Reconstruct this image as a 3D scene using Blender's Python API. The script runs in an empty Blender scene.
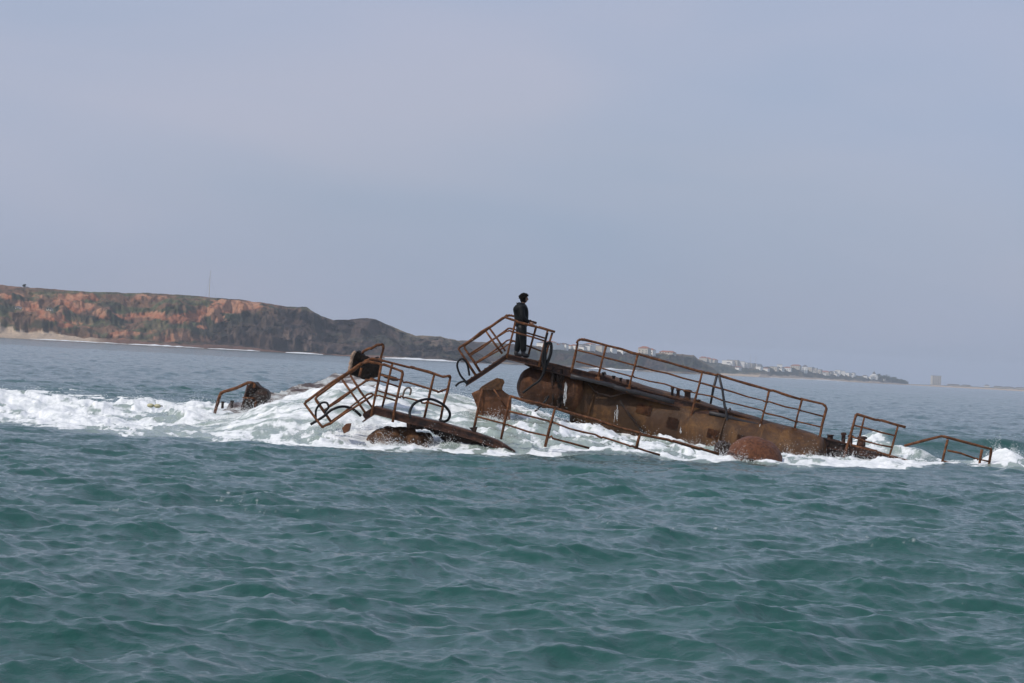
import bpy, bmesh, math, random
import numpy as np
from mathutils import Vector, Matrix
random.seed(7); rng = np.random.default_rng(11)
S = bpy.context.scene; C = S.collection
R = math.radians

# ------------------------------------------------------------------ camera
F = 2600.0; CAMH = 2.2; ROLL = R(3.12); PITCH = R(0.4665)
R0 = Vector((1,0,0)); F0 = Vector((0,math.cos(PITCH),math.sin(PITCH))); U0 = Vector((0,-math.sin(PITCH),math.cos(PITCH)))
cr = R0*math.cos(ROLL)+U0*math.sin(ROLL); cu = -R0*math.sin(ROLL)+U0*math.cos(ROLL)
cam = bpy.data.objects.new('camera', bpy.data.cameras.new('camera')); C.objects.link(cam)
M = Matrix.Identity(4)
for i in range(3):
    M[i][0]=cr[i]; M[i][1]=cu[i]; M[i][2]=-F0[i]
M[2][3]=CAMH
cam.matrix_world = M
cam.data.sensor_width = 36; cam.data.lens = 36*F/1024
cam.data.clip_start=0.5; cam.data.clip_end=60000
S.camera = cam
def P(px,py,Y):
    """point of the photograph measured at the distance Y (metres ahead)"""
    d = F0 + cr*((px-512)/F) + cu*((341.5-py)/F)
    return Vector((d.x/d.y*Y, Y, CAMH + d.z/d.y*Y))
def hor(px): return 334.8+.0545*px
def Z2(x,y): return (300+x/5.694, 330+y/5.694)
def Z1(x,y): return (190+x/5.694, 330+y/5.694)
def Z3(x,y): return (440+x/5.694, 280+y/5.694)
def Z4(x,y): return (440+x/5.694, 360+y/5.694)
def Z5(x,y): return (560+x/5.694, 330+y/5.694)
def Z6(x,y): return (660+x/5.694, 360+y/5.694)
def Z7(x,y): return (780+x/5.694, 370+y/5.694)
def Z8(x,y): return (864+x/5.694, 370+y/5.694)

# ------------------------------------------------------------------ noise
def _h(ix,iy,seed):
    n = (ix.astype(np.int64)*374761393 + iy.astype(np.int64)*668265263 + seed*982451653) & 0xffffffff
    n = ((n ^ (n>>13))*1274126177) & 0xffffffff
    n = n ^ (n>>16)
    return (n & 0xffffff)/float(0xffffff)
def vnoise(x,y,seed=0):
    ix=np.floor(x); iy=np.floor(y); fx=x-ix; fy=y-iy
    fx=fx*fx*fx*(fx*(fx*6-15)+10); fy=fy*fy*fy*(fy*(fy*6-15)+10)
    a=_h(ix,iy,seed); b=_h(ix+1,iy,seed); c=_h(ix,iy+1,seed); d=_h(ix+1,iy+1,seed)
    return (a+(b-a)*fx)*(1-fy)+(c+(d-c)*fx)*fy
def fbm(x,y,seed=0,octv=5,gain=.5):
    s=0; a=1; t=0
    for i in range(octv):
        s=s+a*vnoise(x*2**i+17.3*i, y*2**i-9.1*i, seed+i); t+=a; a*=gain
    return s/t
def sstep(a,b,x):
    t=np.clip((x-a)/(b-a),0,1); return t*t*(3-2*t)

# ------------------------------------------------------------------ materials
def newmat(name):
    m=bpy.data.materials.new(name); m.use_nodes=True
    nt=m.node_tree; b=nt.nodes['Principled BSDF']; return m,nt,b
def N(nt,t,**kw):
    n=nt.nodes.new(t)
    for k,v in kw.items(): setattr(n,k,v)
    return n
def ramp(nt,fac,stops,interp='LINEAR'):
    r=N(nt,'ShaderNodeValToRGB'); r.color_ramp.interpolation=interp
    el=r.color_ramp.elements
    while len(el)<len(stops): el.new(0.5)
    for e,(p,c) in zip(el,stops): e.position=p; e.color=(*c,1)
    nt.links.new(fac,r.inputs[0]); return r.outputs[0]
def noise(nt,vec,scale,detail=5,rough=.6,dist=0):
    n=N(nt,'ShaderNodeTexNoise'); n.inputs['Scale'].default_value=scale; n.inputs['Detail'].default_value=detail
    n.inputs['Roughness'].default_value=rough; n.inputs['Distortion'].default_value=dist
    nt.links.new(vec,n.inputs['Vector']); return n.outputs['Fac']
def geo_pos(nt): return N(nt,'ShaderNodeNewGeometry').outputs['Position']
def scalevec(nt,vec,s):
    m=N(nt,'ShaderNodeVectorMath',operation='MULTIPLY'); nt.links.new(vec,m.inputs[0]); m.inputs[1].default_value=s; return m.outputs[0]
def bump(nt,h,strength,dist,b,prev=None):
    n=N(nt,'ShaderNodeBump'); n.inputs['Strength'].default_value=strength; n.inputs['Distance'].default_value=dist
    nt.links.new(h,n.inputs['Height'])
    if prev is not None: nt.links.new(prev,n.inputs['Normal'])
    if b is not None: nt.links.new(n.outputs[0],b.inputs['Normal'])
    return n.outputs[0]
def mixc(nt,fac,a,b,typ='MIX'):
    m=N(nt,'ShaderNodeMix',data_type='RGBA',blend_type=typ)
    for s,v in ((m.inputs['Factor'],fac),(m.inputs['A'],a),(m.inputs['B'],b)):
        if isinstance(v,(int,float)): s.default_value=v
        elif isinstance(v,tuple): s.default_value=(*v,1)
        else: nt.links.new(v,s)
    return m.outputs['Result']

def rust(name, stops, scale=6, streak=None, rough=.8, bumpd=.01, spec=.3):
    m,nt,b=newmat(name); g=geo_pos(nt)
    f=noise(nt,g,scale,8,.68,.6)
    c=ramp(nt,f,stops)
    if streak:
        sv=scalevec(nt,g,(2.2,2.2,.8)); f2=noise(nt,sv,1.1,7,.7,.8)
        k=ramp(nt,f2,[(.42,(0,0,0)),(.58,(1,1,1))])
        c=mixc(nt,k,c,streak)
        f4=noise(nt,g,1.1,4,.6); k4=ramp(nt,f4,[(.45,(0,0,0)),(.62,(1,1,1))])
        c=mixc(nt,k4,c,tuple(v*.45 for v in stops[1][1]))
    nt.links.new(c,b.inputs['Base Color'])
    r=ramp(nt,noise(nt,g,scale*.7,4),[(.3,(rough-.2,)*3),(.7,(min(1,rough+.12),)*3)])
    nt.links.new(r,b.inputs['Roughness']); b.inputs['Specular IOR Level'].default_value=spec
    bump(nt,noise(nt,g,scale*2.2,8,.75),.9,bumpd*1.6,b)
    return m
RAIL=rust('rusted_rail',[(.28,(.028,.012,.006)),(.45,(.09,.034,.014)),(.6,(.18,.07,.026)),(.78,(.34,.18,.09))],9)
DECK=rust('rusted_deck',[(.3,(.014,.007,.005)),(.48,(.05,.020,.011)),(.62,(.10,.042,.022)),(.78,(.2,.10,.055))],5,rough=.6,spec=.4)
HULL=rust('rusted_hull',[(.3,(.055,.024,.009)),(.46,(.10,.045,.014)),(.6,(.145,.068,.020)),(.75,(.20,.105,.035))],3.4,streak=(.06,.027,.011),rough=.6,bumpd=.02,spec=.35)
TANK=rust('rusted_tank',[(.3,(.08,.03,.013)),(.5,(.21,.078,.028)),(.72,(.33,.13,.05))],4,streak=(.10,.045,.02),rough=.6,spec=.4)
DOME=rust('rusted_dome',[(.3,(.035,.013,.007)),(.5,(.13,.045,.018)),(.72,(.23,.095,.04))],11,rough=.6,bumpd=.03,spec=.3)
DRUMM=rust('rusted_drum',[(.3,(.035,.014,.007)),(.48,(.13,.05,.02)),(.62,(.21,.09,.035)),(.78,(.27,.15,.07))],3.2,streak=(.05,.022,.012),rough=.7,bumpd=.04,spec=.3)
FLOATM=rust('barnacled_rust',[(.3,(.02,.011,.007)),(.48,(.075,.036,.017)),(.62,(.14,.065,.025)),(.78,(.2,.15,.1))],5,rough=.7,bumpd=.04)
BLACK=rust('black_scale',[(.3,(.005,.004,.004)),(.6,(.014,.010,.008)),(.8,(.05,.025,.016))],7,rough=.8,bumpd=.03,spec=.15)
DARK=rust('blackened_rust',[(.3,(.008,.006,.005)),(.55,(.03,.017,.012)),(.75,(.11,.05,.028))],7,rough=.65,bumpd=.03)
PALE=rust('lit_edge',[(.3,(.14,.08,.05)),(.6,(.38,.27,.2))],9)  # sunlit edge of the torn bulkhead, put into the colour
def plain(name,c,rough=.6,spec=.5,var=.25,scale=8):
    m,nt,b=newmat(name); f=noise(nt,geo_pos(nt),scale,5)
    nt.links.new(ramp(nt,f,[(.3,tuple(v*(1-var) for v in c)),(.7,tuple(min(1,v*(1+var)) for v in c))]),b.inputs['Base Color'])
    b.inputs['Roughness'].default_value=rough; b.inputs['Specular IOR Level'].default_value=spec; return m
RUBBER=plain('black_rubber',(.006,.006,.007),.6,.25)
GREYHOSE=plain('weathered_hose',(.12,.09,.07),.7)
DARKSTEEL=plain('dark_steel',(.02,.018,.02),.55)
YELLOW=plain('faded_yellow',(.42,.39,.24),.6)
CLOTH=plain('black_neoprene',(.004,.005,.006),.6,.2,.3,25)
CLOTH2=plain('dark_waders',(.004,.005,.006),.5,.25,.35,18)
SKIN=plain('skin',(.20,.115,.08),.55,.4,.1)
HAIR=plain('dark_hair',(.008,.006,.005),.8,.1)
WHITE=plain('white_wall',(.86,.83,.77),.8,.3,.05,.2)
CREAM=plain('cream_wall',(.55,.50,.42),.8,.3,.05,.2)
TILE=plain('tile_roof',(.30,.12,.07),.8,.3,.1,.3)
SLATE=plain('grey_roof',(.12,.11,.11),.8,.3,.1,.3)
GLASS=plain('window_glass',(.03,.04,.05),.2)
LEAF=plain('dark_foliage',(.045,.06,.03),.9,.2,.4,.15)
BARK=plain('bark',(.08,.06,.045),.9)

# ------------------------------------------------------------------ object helpers
def obj(name,me,mat=None,parent=None,smooth=False):
    if isinstance(me,bmesh.types.BMesh):
        bmesh.ops.recalc_face_normals(me,faces=me.faces[:])
        d=bpy.data.meshes.new(name); me.to_mesh(d); me.free(); me=d
    o=bpy.data.objects.new(name,me); C.objects.link(o)
    if mat: me.materials.append(mat)
    if smooth:
        for p in me.polygons: p.use_smooth=True
    if parent:
        o.parent=parent; o.matrix_parent_inverse=Matrix.Translation(-parent.location)
    return o
def tag(o,label=None,cat=None,group=None,kind=None):
    if label:o['label']=label
    if cat:o['category']=cat
    if group:o['group']=group
    if kind:o['kind']=kind
    return o
def thing(name,loc,label,cat,group=None):
    o=bpy.data.objects.new(name,None); C.objects.link(o); o.location=loc; o.empty_display_size=.3
    return tag(o,label,cat,group)
def fillet(pts,r,n=4):
    if r<=0 or len(pts)<3: return list(pts)
    out=[pts[0]]
    for i in range(1,len(pts)-1):
        a,b,c=pts[i-1],pts[i],pts[i+1]
        d1=(a-b); d2=(c-b); rr=min(r,d1.length*.45,d2.length*.45)
        p0=b+d1.normalized()*rr; p1=b+d2.normalized()*rr
        for k in range(n+1):
            t=k/n; out.append((p0*(1-t)+b*t)*(1-t)+(b*(1-t)+p1*t)*t)
    out.append(pts[-1]); return out
def tube_bm(bm,pts,r,n=8,wob=0.0):
    prev=None; rings=[]
    t0=(pts[1]-pts[0]).normalized()
    u=t0.orthogonal().normalized()
    for i,p in enumerate(pts):
        if i==0:t=(pts[1]-pts[0])
        elif i==len(pts)-1:t=(pts[-1]-pts[-2])
        else:t=(pts[i+1]-pts[i]).normalized()+(pts[i]-pts[i-1]).normalized()
        t.normalize(); u=(u-t*u.dot(t)).normalized(); v=t.cross(u)
        rr=(r[i] if isinstance(r,(list,tuple)) else r)*(1+random.uniform(-wob,wob))
        rings.append([bm.verts.new(p+u*math.cos(2*math.pi*k/n)*rr+v*math.sin(2*math.pi*k/n)*rr) for k in range(n)])
    for a,b in zip(rings,rings[1:]):
        for k in range(n): bm.faces.new((a[k],a[(k+1)%n],b[(k+1)%n],b[k]))
    bm.faces.new(rings[0][::-1]); bm.faces.new(rings[-1])
def resamp(pts,step):
    out=[pts[0]]
    for a,b in zip(pts,pts[1:]):
        n=max(1,int((b-a).length/step))
        for k in range(1,n+1): out.append(a.lerp(b,k/n))
    return out
def tube(name,pts,r,mat,parent=None,fil=.08,sag=.009,n=8):
    if name=='mid_rail': sag=.015
    pts=resamp(fillet(pts,fil),.35)
    pts=[pts[0]]+[p+Vector([random.gauss(0,sag) for _ in range(3)]) for p in pts[1:-1]]+[pts[-1]]
    bm=bmesh.new(); tube_bm(bm,pts,r,n,.17); return obj(name,bm,mat,parent,True)
def pp(Y,*xy): return [P(x,y,Y) for x,y in xy]
def slab_bm(bm,top,thick,Y1):
    """box swept along a polyline; thickness down, depth to distance Y1"""
    rings=[]
    for i,p in enumerate(top):
        t=(top[min(i+1,len(top)-1)]-top[max(i-1,0)]).normalized()
        d=Vector((0,1,0)); dn=t.cross(d); 
        if dn.z>0: dn=-dn
        dn.normalize()
        q=Vector((p.x,Y1,p.z))
        rings.append([bm.verts.new(v) for v in (p,q,q+dn*thick,p+dn*thick)])
    for a,b in zip(rings,rings[1:]):
        for k in range(4): bm.faces.new((a[k],a[(k+1)%4],b[(k+1)%4],b[k]))
    bm.faces.new(rings[0][::-1]); bm.faces.new(rings[-1])
def beam(name,top,thick,Yd,mat,parent):
    """channel beam: web with a top and a bottom flange standing proud of it"""
    top=resamp(top,.4); top=[p+Vector((0,0,random.gauss(0,.008))) for p in top]
    bm=bmesh.new(); Y=top[0].y
    slab_bm(bm,top,.035,Y+Yd)
    w=[p+Vector((0,.06,-.036)) for p in top]; slab_bm(bm,w,thick-.07,Y+Yd-.06)
    w=[p+Vector((0,0.01,-thick+.03)) for p in top]; slab_bm(bm,w,.03,Y+Yd-.01)
    return obj(name,bm,mat,parent)
def rumple(o,amp,scale,seed=0,axis=None):
    me=o.data; n=len(me.vertices); co=np.empty(n*3); me.vertices.foreach_get('co',co); co=co.reshape(-1,3)
    no=np.empty(n*3); me.vertices.foreach_get('normal',no); no=no.reshape(-1,3)
    f=(fbm(co[:,0]*scale+co[:,1]*.7*scale,co[:,2]*scale+co[:,1]*.5*scale,seed,4)-.5)*2*amp
    co+=no*f[:,None]; me.vertices.foreach_set('co',co.ravel()); me.update()
def drum(name,a,b,r,mat,parent,dish=.3,nseg=40,nl=24):
    """cylindrical pontoon with dished ends"""
    ax=(b-a); L=ax.length; ax.normalize(); u=ax.orthogonal().normalized(); v=ax.cross(u)
    prof=[]
    for k in range(1,9): t=math.pi/2*k/8; prof.append((-dish*math.cos(t),r*math.sin(t)))
    for k in range(1,nl): prof.append((L*k/nl,r))
    for k in range(8): t=math.pi/2*(1-k/8); prof.append((L+dish*math.cos(t),r*math.sin(t)))
    bm=bmesh.new(); rings=[]
    for s,rr in prof: rings.append([bm.verts.new(a+ax*s+u*math.cos(2*math.pi*k/nseg)*rr+v*math.sin(2*math.pi*k/nseg)*rr) for k in range(nseg)])
    for p,q in zip(rings,rings[1:]):
        for k in range(nseg): bm.faces.new((p[k],p[(k+1)%nseg],q[(k+1)%nseg],q[k]))
    c0=bm.verts.new(a-ax*dish); c1=bm.verts.new(b+ax*dish)
    for k in range(nseg): bm.faces.new((c0,rings[0][(k+1)%nseg],rings[0][k])); bm.faces.new((c1,rings[-1][k],rings[-1][(k+1)%nseg]))
    o=obj(name,bm,mat,parent,True); rumple(o,.035,1.6,3); return o
def prism(name,poly,Y0,Y1,mat,parent,sub=4,amp=.03,seed=1,inset=.0):
    """jagged plate or box: outline at Y0 pushed back to Y1"""
    bm=bmesh.new(); f=[bm.verts.new(P(x,y,Y0)) for x,y in poly]
    cx=sum((v.co for v in f),Vector())/len(f)
    g=[]
    for v in f:
        q=v.co.copy(); q.x=cx.x+(q.x-cx.x)*(1-inset); q.z=cx.z+(q.z-cx.z)*(1-inset); q.y=Y1; g.append(bm.verts.new(q))
    bm.faces.new(f); bm.faces.new(g[::-1])
    for k in range(len(f)): bm.faces.new((f[k],f[(k+1)%len(f)],g[(k+1)%len(f)],g[k]))
    bmesh.ops.triangulate(bm,faces=bm.faces[:])
    for _ in range(sub):
        bmesh.ops.subdivide_edges(bm,edges=[e for e in bm.edges if e.calc_length()>.09],cuts=1)
        bmesh.ops.triangulate(bm,faces=bm.faces[:])
    o=obj(name,bm,mat,parent); rumple(o,amp,4,seed); return o
def bollard(p,h,r,parent,mat=DARK,name='bollard'):
    bm=bmesh.new(); tube_bm(bm,[p-Vector((0,0,.03)),p+Vector((0,0,h*.72)),p+Vector((0,0,h*.74)),p+Vector((0,0,h*.95)),p+Vector((0,0,h))],[r,r*.95,r*1.35,r*1.3,r*.8],12)
    o=obj(name,bm,mat,parent); rumple(o,.01,8); return o

# ------------------------------------------------------------------ sea surface
def tile(Nn,L,l0,l1,ang,spread,std,p,seed):
    g=np.random.default_rng(seed)
    k1=np.fft.fftfreq(Nn,L/Nn)*2*np.pi; kx,ky=np.meshgrid(k1,k1,indexing='ij'); k=np.hypot(kx,ky); k[0,0]=1
    th=np.arctan2(ky,kx)-ang
    A=k**(-p)*(np.abs(np.cos(th))**spread+.05)
    lam=2*np.pi/k
    A*=sstep(l0,l0*1.5,lam)*(1-sstep(l1*.7,l1,lam)); A[0,0]=0
    H=A*(g.normal(size=k.shape)+1j*g.normal(size=k.shape))
    h=np.fft.ifft2(H); s=std/h.real.std()
    dx=np.fft.ifft2(-1j*kx/k*H).real*s; dy=np.fft.ifft2(-1j*ky/k*H).real*s
    return (h.real*s).astype(np.float32),dx.astype(np.float32),dy.astype(np.float32),L,Nn
def samp(t,x,y,rot):
    c,s=math.cos(rot),math.sin(rot); u=(c*x+s*y)/t[3]*t[4]; v=(-s*x+c*y)/t[3]*t[4]
    iu=np.floor(u).astype(np.int64); iv=np.floor(v).astype(np.int64); fu=(u-iu); fv=(v-iv); n=t[4]
    a=iu%n; b=(iu+1)%n; e=iv%n; f=(iv+1)%n; out=[]
    for k in range(3):
        T=t[k]; out.append(T[a,e]*(1-fu)*(1-fv)+T[b,e]*fu*(1-fv)+T[a,f]*(1-fu)*fv+T[b,f]*fu*fv)
    h,dx,dy=out
    return h, c*dx-s*dy, s*dx+c*dy
tA=tile(1024,83.0,.6,4.6,math.pi/2,.5,.045,1.25,5)
tB=tile(1024,19.0,.11,.75,math.pi/2,.4,.0085,1.35,6)
def mound(x,y):
    """height of the white water surging over the wreck"""
    z=0
    # surge over the deck between the two halves
    ax=np.interp(x,[-10,-8.4,-7.4,-6.2,-4.6,-2,-.5,.9,2.2,4.5,8,12,15],[.0,.10,.30,.82,1.24,1.12,.92,.70,.40,.12,.0,.0,.0])
    ay=sstep(63.3,68.4,y)*.55+sstep(66.5,73,y)*.45
    z=z+ax*ay*(1-sstep(79,88,y))
    # roller on the left
    rl=1-sstep(-9.5,-7.0,x)
    yc=79-(x+16)*.02*8/8
    z=z+rl*.36*np.exp(-((y-yc)/3.2)**2)
    # green wave and splash at right
    z=z+.62*np.exp(-((y-84-(x-13)*.2)/2.4)**2)*sstep(9.5,12.5,x)*(1-.6*sstep(16,22,x))
    z=z+.42*np.exp(-((y-77.6+(x-10)*.15)/1.3)**2)*sstep(6.5,8,x)*(1-sstep(12,13,x))
    z=z+.50*np.exp(-(((x-14.2)/.6)**2+((y-74.2)/1.2)**2))
    return z
def regions(x,y):
    nz=fbm(x*.55,y*.25,31,5,.6)-.5
    nf=fbm(x*2.6,y*1.0,41,5,.62)-.5
    # left roller band
    near=np.interp(x,[-40,-14,-11,-8,-5,-2,0,3,7,10,13],[70,69,64.5,60.5,60.0,60.8,62.5,66.3,67.0,66.5,72])
    far=np.interp(x,[-40,-14,-9,-7,-3,0,4,8,13],[83,83,84,88,90,96,106,104,92])
    edge=np.minimum((y-near-nz*8)/np.where(x<-8,4.5,2.2),(far-y+nz*10)/6)
    reg=np.clip(edge,-1,1)
    reg=np.where(x>12.6,-1+.0*reg,reg)
    k=sstep(11.4,12.8,x+nz*2); reg=reg*(1-k)-1*k
    sp=1.3-np.sqrt(((x-14.2)/1.0)**2+((y-74.4)/2.0)**2); reg=np.maximum(reg,np.clip(sp,-1,1))
    return reg,nz,nf
def foamfield(x,y):
    reg,nz,nf=regions(x,y)
    thr=.10*np.ones_like(x)
    # calmer, milky pockets between the halves
    lace=1-np.abs(fbm(x*.8+nf*1.2,y*.32+nz*2,45,5,.6)-.5)*2
    wdw=sstep(-9.2,-8.2,x)*(1-sstep(-1.5,.5,x))*sstep(65,68,y)
    nf=nf*(1-wdw*.75)+(fbm(x*.6-y*.1,y*2.2,47,5,.66)-.49)*1.35*wdw; lace=lace*(1-wdw)+.83*wdw
    inner=.12*wdw+sstep(-9.5,-7.5,x)*(1-sstep(7,10,x))*.55
    pocket=inner+np.exp(-(((x-1.2)/3.2)**2+((y-67.2)/2.8)**2))*.7+np.exp(-(((x+8.6)/1.8)**2+((y-66)/3.0)**2))*.55+np.exp(-(((x+6.5)/1.6)**2+((y-76)/4)**2))*.35
    d=reg*.75+nf*1.5+(lace-.83)*2.6-pocket*.75+.14
    foam=sstep(-.12,.75,d)
    foam=np.maximum(foam,.95*sstep(.35,.6,nf+.55)*np.exp(-((y-77.8+(x-10)*.15)/1.5)**2)*sstep(5.5,7.5,x)*(1-sstep(12.2,13.4,x)))
    # crisp white front line
    near=np.interp(x,[-40,-14,-11,-8,-5,-2,0,3,7,10,13],[70,69,64.5,60.5,60.0,60.8,62.5,66.3,67.0,66.5,72])
    ln=np.exp(-((y-near-nz*7-.9)/.7)**2)*(x<13)*sstep(-11,-7,x)
    foam=np.maximum(foam,sstep(.25,.6,ln+nf*.9)*(reg>-.9))
    aer=sstep(-.75,.5,reg+nz*.6)
    # thin streaks: behind left, and old foam in the foreground
    def streak(x0,x1,yc,w,amt,sd):
        m=sstep(x0,x0+3,x)*(1-sstep(x1-3,x1,x))*np.exp(-((y-yc)/w)**2)
        n1=fbm(x*1.5,y*.5,sd,5,.65)
        return sstep(.60,.78,n1+m*.30-.12)*amt*(m>.05)
    foam=np.maximum(foam,streak(-24,-7,100+(x+16)*-1.2,6,.9,51))
    foam=np.maximum(foam,streak(-9,5,41.5+x*.3,3.0,.4,52)*.0)
    foam=np.maximum(foam,sstep(.66,.80,fbm(x*13,y*5,53,3,.7)*.6+fbm(x*.8,y*.5,54,3)*.4+.05*np.exp(-((y-36.5-x*.2)/3.5)**2))*.32*np.exp(-((y-37)/7)**2)*(x<6))
    foam=np.maximum(foam,streak(0,12,58+x*.1,2.2,.45,54)*.25)
    return np.clip(foam,0,1),aer,reg,nf
def sea_height(x,y,detail=True):
    x=np.asarray(x,dtype=np.float64); y=np.asarray(y,dtype=np.float64)
    r=np.hypot(x,y)
    hA,ax,ay=samp(tA,x,y,.22); hB,bx,by=samp(tB,x,y,-.5)
    fA=1-.0*r; fB=1-sstep(140,320,r)
    calm=1-.35*sstep(52,60,y)*(1-sstep(100,140,y))
    sw=.05*np.sin((y*.95+x*.22)*2*math.pi/17+1.2)
    ch=-.82
    dx=(ax+bx*fB)*ch*calm; dy=(ay+by*fB)*ch*calm
    z=(hA+hB*fB)*calm+sw
    ff,aer,reg,nf=foamfield(x,y)
    z=z+mound(x,y)+.085*np.exp(-np.hypot((x+.31)/.11,(y-18.3)/.2))
    t=np.clip(reg+.3,0,1.2)
    n1=fbm(x*.9,y*.55,61,5,.52); n2=np.abs(fbm(x*1.5+5+n1*2,y*.9,71,4,.5)-.5)*2
    amp=np.interp(x,[-10,-8.6,-8,-5,-4,0,2,6,8,13],[.7,.6,.38,.38,.5,.5,.6,.6,.45,.45])
    z=z+t*((n1-.5)*.75+(.28-n2)*.26)*(.5+.5*ff)*amp
    return x+dx,y+dy,z,ff,aer
def build_sea():
    r=[0.6]
    while r[-1]<12: r.append(r[-1]*1.05)
    while r[-1]<130: r.append(r[-1]*1.0022)
    while r[-1]<600: r.append(r[-1]*1.006)
    while r[-1]<12500: r.append(r[-1]*1.03)
    r=np.array(r)
    d=R(18); a=np.concatenate([np.linspace(-math.pi,-d,90,endpoint=False),np.linspace(-d,d,1500,endpoint=False),np.linspace(d,math.pi,90,endpoint=False)])
    nr,na=len(r),len(a)
    rr,aa=np.meshgrid(r,a,indexing='ij'); x=(rr*np.sin(aa)).ravel(); y=(rr*np.cos(aa)).ravel()
    X,Y,Zz,ff,aer=sea_height(x,y)
    idx=np.arange(nr*na).reshape(nr,na); nx=np.roll(idx,-1,axis=1)
    q=np.stack([idx[:-1],idx[1:],nx[1:],nx[:-1]],-1).reshape(-1,4)
    me=bpy.data.meshes.new('sea'); nq=len(q)
    c0=len(X)
    co=np.stack([X,Y,Zz],-1).ravel()
    me.vertices.add(c0+1); me.vertices.foreach_set('co',np.concatenate([co,[0,0,0]]).astype(np.float32))
    tri=np.stack([np.full(na,c0),idx[0],nx[0]],-1)
    me.loops.add(nq*4+na*3); me.loops.foreach_set('vertex_index',np.concatenate([q.ravel(),tri.ravel()]).astype(np.int32))
    me.polygons.add(nq+na)
    me.polygons.foreach_set('loop_start',np.concatenate([np.arange(nq)*4,nq*4+np.arange(na)*3]).astype(np.int32))
    me.polygons.foreach_set('use_smooth',np.ones(nq+na,dtype=bool))
    me.update(calc_edges=True)
    for nm,v in (('foam',ff),('aerated',aer)):
        at=me.attributes.new(nm,'FLOAT','POINT'); at.data.foreach_set('value',np.concatenate([v,[0]]).astype(np.float32))
    o=obj('sea',me); me.flip_normals() if me.polygons[1000].normal.z<0 else None
    m,nt,b=newmat('sea_water'); L=nt.links
    fa=N(nt,'ShaderNodeAttribute',attribute_name='foam').outputs['Fac']; ae=N(nt,'ShaderNodeAttribute',attribute_name='aerated').outputs['Fac']
    g=geo_pos(nt)
    big=noise(nt,scalevec(nt,g,(.05,.03,.05)),1,3)
    wc=ramp(nt,big,[(.3,(.014,.066,.056)),(.7,(.021,.088,.074))])
    c=mixc(nt,ae,wc,(.30,.36,.32))
    # foam colour: bright bubbles with slightly grey thin places
    fn=noise(nt,g,3.2,8,.7); 
    fc=ramp(nt,fn,[(.3,(.58,.62,.61)),(.6,(.86,.87,.87))])
    sub=N(nt,'ShaderNodeMath',operation='MULTIPLY_ADD'); L.new(fn,sub.inputs[0]); sub.inputs[1].default_value=1.0; sub.inputs[2].default_value=-.5
    add=N(nt,'ShaderNodeMath',operation='ADD'); L.new(fa,add.inputs[0]); L.new(sub.outputs[0],add.inputs[1])
    mr=N(nt,'ShaderNodeMapRange',interpolation_type='SMOOTHSTEP'); L.new(add.outputs[0],mr.inputs[0]); mr.inputs[1].default_value=.10; mr.inputs[2].default_value=.85
    mul=N(nt,'ShaderNodeMath',operation='MULTIPLY'); L.new(mr.outputs[0],mul.inputs[0]); 
    g2=N(nt,'ShaderNodeMath',operation='GREATER_THAN'); L.new(fa,g2.inputs[0]); g2.inputs[1].default_value=.01; L.new(g2.outputs[0],mul.inputs[1])
    fm=mul.outputs[0]
    L.new(mixc(nt,fm,c,fc),b.inputs['Base Color'])
    rg=N(nt,'ShaderNodeMix',data_type='FLOAT'); L.new(fm,rg.inputs[0]); rg.inputs[2].default_value=.09; rg.inputs[3].default_value=.9
    L.new(rg.outputs[0],b.inputs['Roughness']); b.inputs['IOR'].default_value=1.333; b.inputs['Specular IOR Level'].default_value=.34
    n1=noise(nt,scalevec(nt,g,(1,.8,1)),2.2,6,.6,.3); n2=noise(nt,scalevec(nt,g,(1,.75,1)),.33,4,.6,.3)
    n0=noise(nt,scalevec(nt,g,(1,.7,1)),.11,3,.5,.2)
    p=bump(nt,n0,.8,.55,None); p=bump(nt,n2,.7,.30,None,p); p=bump(nt,n1,.7,.05,None,p)
    bump(nt,noise(nt,g,8,6,.65),.6,.022,b,p)
    me.materials.append(m); tag(o,kind='structure')
    return o
sea=build_sea()
def wz(x,y):
    return float(sea_height(np.array([x]),np.array([y]))[2][0])

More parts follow.
